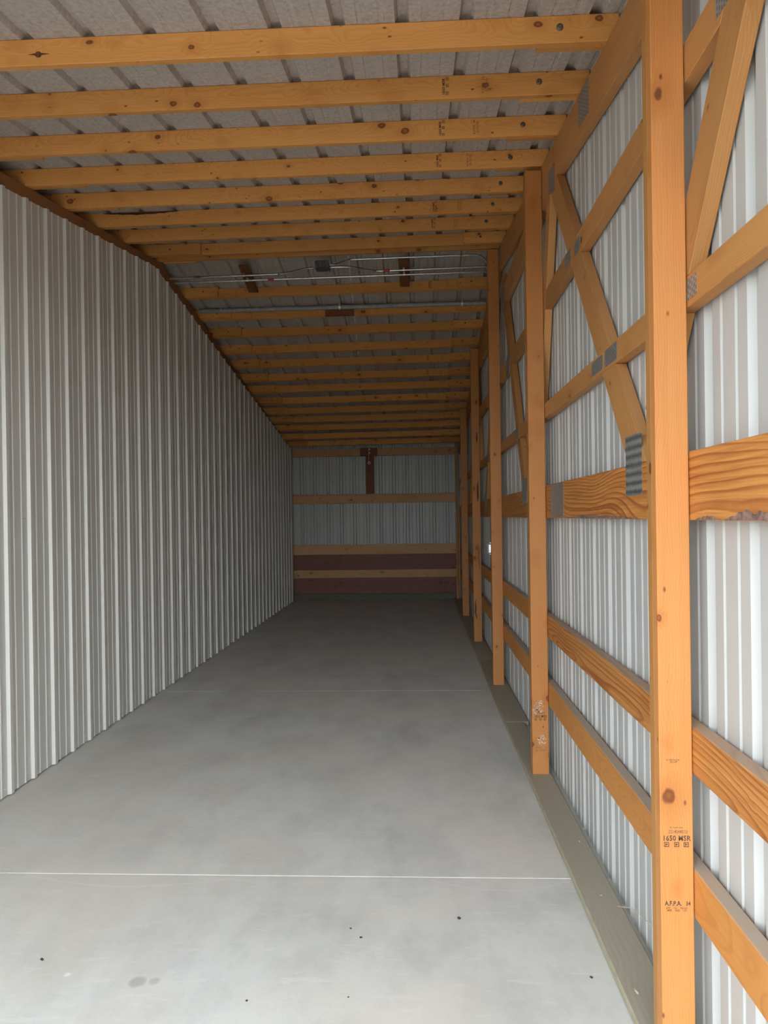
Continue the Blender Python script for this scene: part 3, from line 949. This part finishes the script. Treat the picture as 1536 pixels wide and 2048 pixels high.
pB = [c36(-.735, 6.185, .014), c36(-.66, 6.187, .014), c36(-.56, 6.20, .012), c36(-.45, 6.26, .006), c36(-.37, 6.305), c36(-.30, 6.318), c36(.14, 6.305), c36(.645, 6.29)]
tube('conduit_tube', smooth_path(pB, 5), .0095, EMT, cB)
strap(cB, *c36(-.102, 6.312), .0095)
link('tape_mark', box_mesh(-.03, .03, -.0100, .0100, -.0100, .0100, .004), REDT, cB, Matrix.Translation(c36(-.255, 6.316)))
cC = empty('conduit', (0, 0, 0))
tag(cC, 'thin steel conduit running straight across behind the junction box', 'conduit', 'thin steel conduits under the ridge')
tube('conduit_tube', [c36(-2.205, 6.476), c36(.65, 6.421)], .0095, EMT, cC)
strap(cC, *c36(-1.525, 6.462), .0095)
strap(cC, *c36(-.102, 6.435), .0095)
link('tape_mark', box_mesh(-.03, .03, -.0100, .0100, -.0100, .0100, .004), REDT, cC, Matrix.Translation(c36(-1.31, 6.458)))
cD = empty('conduit', (0, 0, 0))
tag(cD, 'thin steel conduit climbing from the junction box and elbowing down behind the third post', 'conduit', 'thin steel conduits under the ridge')
pD = [c36(-.735, 6.125, .02), c36(-.69, 6.125, .02), c36(-.62, 6.07, .02), c36(-.55, 6.02, .018), c36(-.46, 6.013, .016), c36(.487, 5.995, .010)]
e0 = Vector(pD[-1])
pD = smooth_path(pD, 5) + [(e0.x + .145 * math.sin(a), e0.y + .135 * (1 - math.cos(a)), e0.z - .13 + .13 * math.cos(a)) for a in [i * math.pi / 16 for i in range(1, 9)]] + [(e0.x + .146, 6.105, 2.9), (e0.x + .146, 6.105, 1.21)]
tube('conduit_tube', pD, .0085, EMT, cD)
link('coupling', box_mesh(-.006, .006, -.0105, .0105, -.0105, .0105, .003), EMT, cD, Matrix.Translation(c36(.38, 5.997, .010)))
jb = empty('junction_box', (-.790, 6.127, 3.578))
tag(jb, 'small dark grey junction box among the conduits below the ridge', 'junction box')
link('box_body', box_mesh(-.058, .058, -.058, .058, -.022, .030, .004), BOXM, jb)
link('cover_plate', box_mesh(-.060, .060, -.060, .060, -.0265, -.0225, .002), BOXM, jb)
for x_, y_, z_ in ((-.064, .03, .004), (.064, .025, .004), (.064, -.035, .012)):
    link('connector', box_mesh(-.007, .007, -.013, .013, -.013, .013, .004), BRIGHT, jb, Matrix.Translation((x_, y_, z_)))
for x_, y_ in ((-.045, -.045), (.045, .045)):
    link('cover_screw', disc_mesh('cover_screw', .004, .003, 8), BRIGHT, jb, Matrix.Translation((x_, y_, -.0265)) @ Matrix.Rotation(math.pi / 2, 4, 'X'))
for i, (x0, lab) in enumerate(((-1.555, 'left of the two short red-brown boards holding up the thin conduits'), (-.145, 'right of the two short red-brown boards holding up the thin conduits'))):
    A = Vector((x0 + .03 * (i == 0), 6.165, zb(x0, 6.165) - .014)); B = Vector((x0 - .015 * (i == 0), 6.7335, zb(x0, 6.7335) + .032))
    o = link('conduit_cleat', box_mesh(0, (B - A).length, -.088, 0, 0, .018, .002), REDW, None, frame_of(A, B - A, (-1, 0, 0)))
    tag(o, lab, 'cleat', 'short red-brown conduit boards')
# thick grey pipe on the second rear purlin
PVY, PVZ = 7.145, 3.532
pv = empty('pvc_conduit', (0, 0, 0))
tag(pv, 'thick grey plastic pipe strapped across the roof from wall to wall', 'pipe')
tube('pipe', [(-2.168, PVY - .003, PVZ - .012), (.686, PVY - .003, PVZ - .009)], .0215, PVC, pv)
for x in (-1.945, -.757, .455):
    z = PVZ
    o = strap(pv, x, PVY - .003, z - .0105, .0215, BRIGHT, .03)
    link('strap_bolt', box_mesh(-.006, .006, -.006, .006, -.036, -.0185, .003), WHITE if x == -.757 else BRIGHT, pv, Matrix.Translation((x, PVY - .016, z - .004)))
tag(link('pipe_block', box_mesh(0, .288, 0, .038, 0, .105, .002), REDW, None, Matrix.Translation((-.906, 7.1655, 3.448))), 'red-brown wood block behind the middle strap of the grey pipe', 'block')
# outlet box on the third post
ob = empty('outlet_box', (.5958, 6.035, 1.158))
tag(ob, 'small pale electrical outlet box on the left side of the third post', 'outlet box')
link('box_body', box_mesh(-.022, -.0002, -.026, .026, -.036, .036, .003), BRIGHT, ob)
link('cover_plate', box_mesh(-.026, -.0225, -.029, .029, -.040, .040, .0015), WHITE, ob)
for z_ in (-.047, .047):
    link('mounting_ear', box_mesh(-.012, -.0002, -.010, .010, -.006, .006, .002), WHITE, ob, Matrix.Translation((0, 0, z_)))

# ------------------------------------------------------------------ small litter
def crumb(name, x, y, z, s, mat, label, cat, seed, flat=.35, long=1.0):
    rnd = random.Random(seed)
    bm = bmesh.new()
    bmesh.ops.create_icosphere(bm, subdivisions=2, radius=1)
    for v in bm.verts:
        k = rnd.uniform(.6, 1.25)
        v.co = Vector((v.co.x * k * s * long, v.co.y * k * s, (v.co.z * k + .9) * s * flat))
    me = bpy.data.meshes.new(name)
    bm.to_mesh(me); bm.free()
    o = link(name, me, mat)
    o.location = (x - .004, y - .016, z)
    o.rotation_euler = (0, 0, rnd.uniform(0, 3))
    return tag(o, label, cat, 'litter on the floor')
ds = empty('dry_straw', (.690, 2.61, .0302))
tag(ds, 'thin dry straw leaning on the right wall above the front sill board', 'straw')
tube('straw_stem', [(0, 0, .0012), (.022, -.10, .050), (.0400, -.30, .092)], .0011, STRAW, ds)
crumb('dead_leaf', .128, 2.588, 0, .0062, DEB, 'dark curled leaf bit on the concrete, right of the middle', 'leaf', 3, .6)
crumb('dirt_crumb', -.254, 2.518, 0, .0040, DEB, 'upper of two dark crumbs near the middle of the front slab', 'crumb', 4)
crumb('dirt_crumb', -.213, 2.465, 0, .0050, DEB, 'lower of two dark crumbs near the middle of the front slab', 'crumb', 5)
crumb('dead_leaf', -1.249, 2.315, 0, .0050, DEB, 'small dark leaf sliver on the front slab toward the left wall', 'leaf', 6, .4, 1.9)
crumb('dirt_crumb', .518, 2.271, 0, .0055, DEB, 'dark crumb on the concrete right beside the sill board', 'crumb', 7)
crumb('dirt_crumb', -.528, 2.135, 0, .0040, DEB, 'dark crumb near the bottom edge below the round stain', 'crumb', 8)
crumb('dirt_crumb', -.227, 2.160, 0, .0030, DEB, 'tiny crumb nearest the open front at bottom centre', 'crumb', 9)
crumb('pale_chip', -1.84, 12.31, 0, .010, WHITE, 'tiny pale chip on the dark floor before the back wall', 'chip', 10)
crumb('wood_shaving', .673, 3.142, .0302, .0040, STRAW, 'pale wood chip on the sill board beyond the nearest post', 'shaving', 11)
crumb('wood_shaving', .655, 2.70, .0302, .0038, STRAW, 'tiny pale chip in the middle of the front sill board', 'shaving', 13)
crumb('wood_shaving', .623, 2.162, .0302, .0040, STRAW, 'long pale curled shaving on the sill board by the nearest post', 'shaving', 12, .5, 3.2)
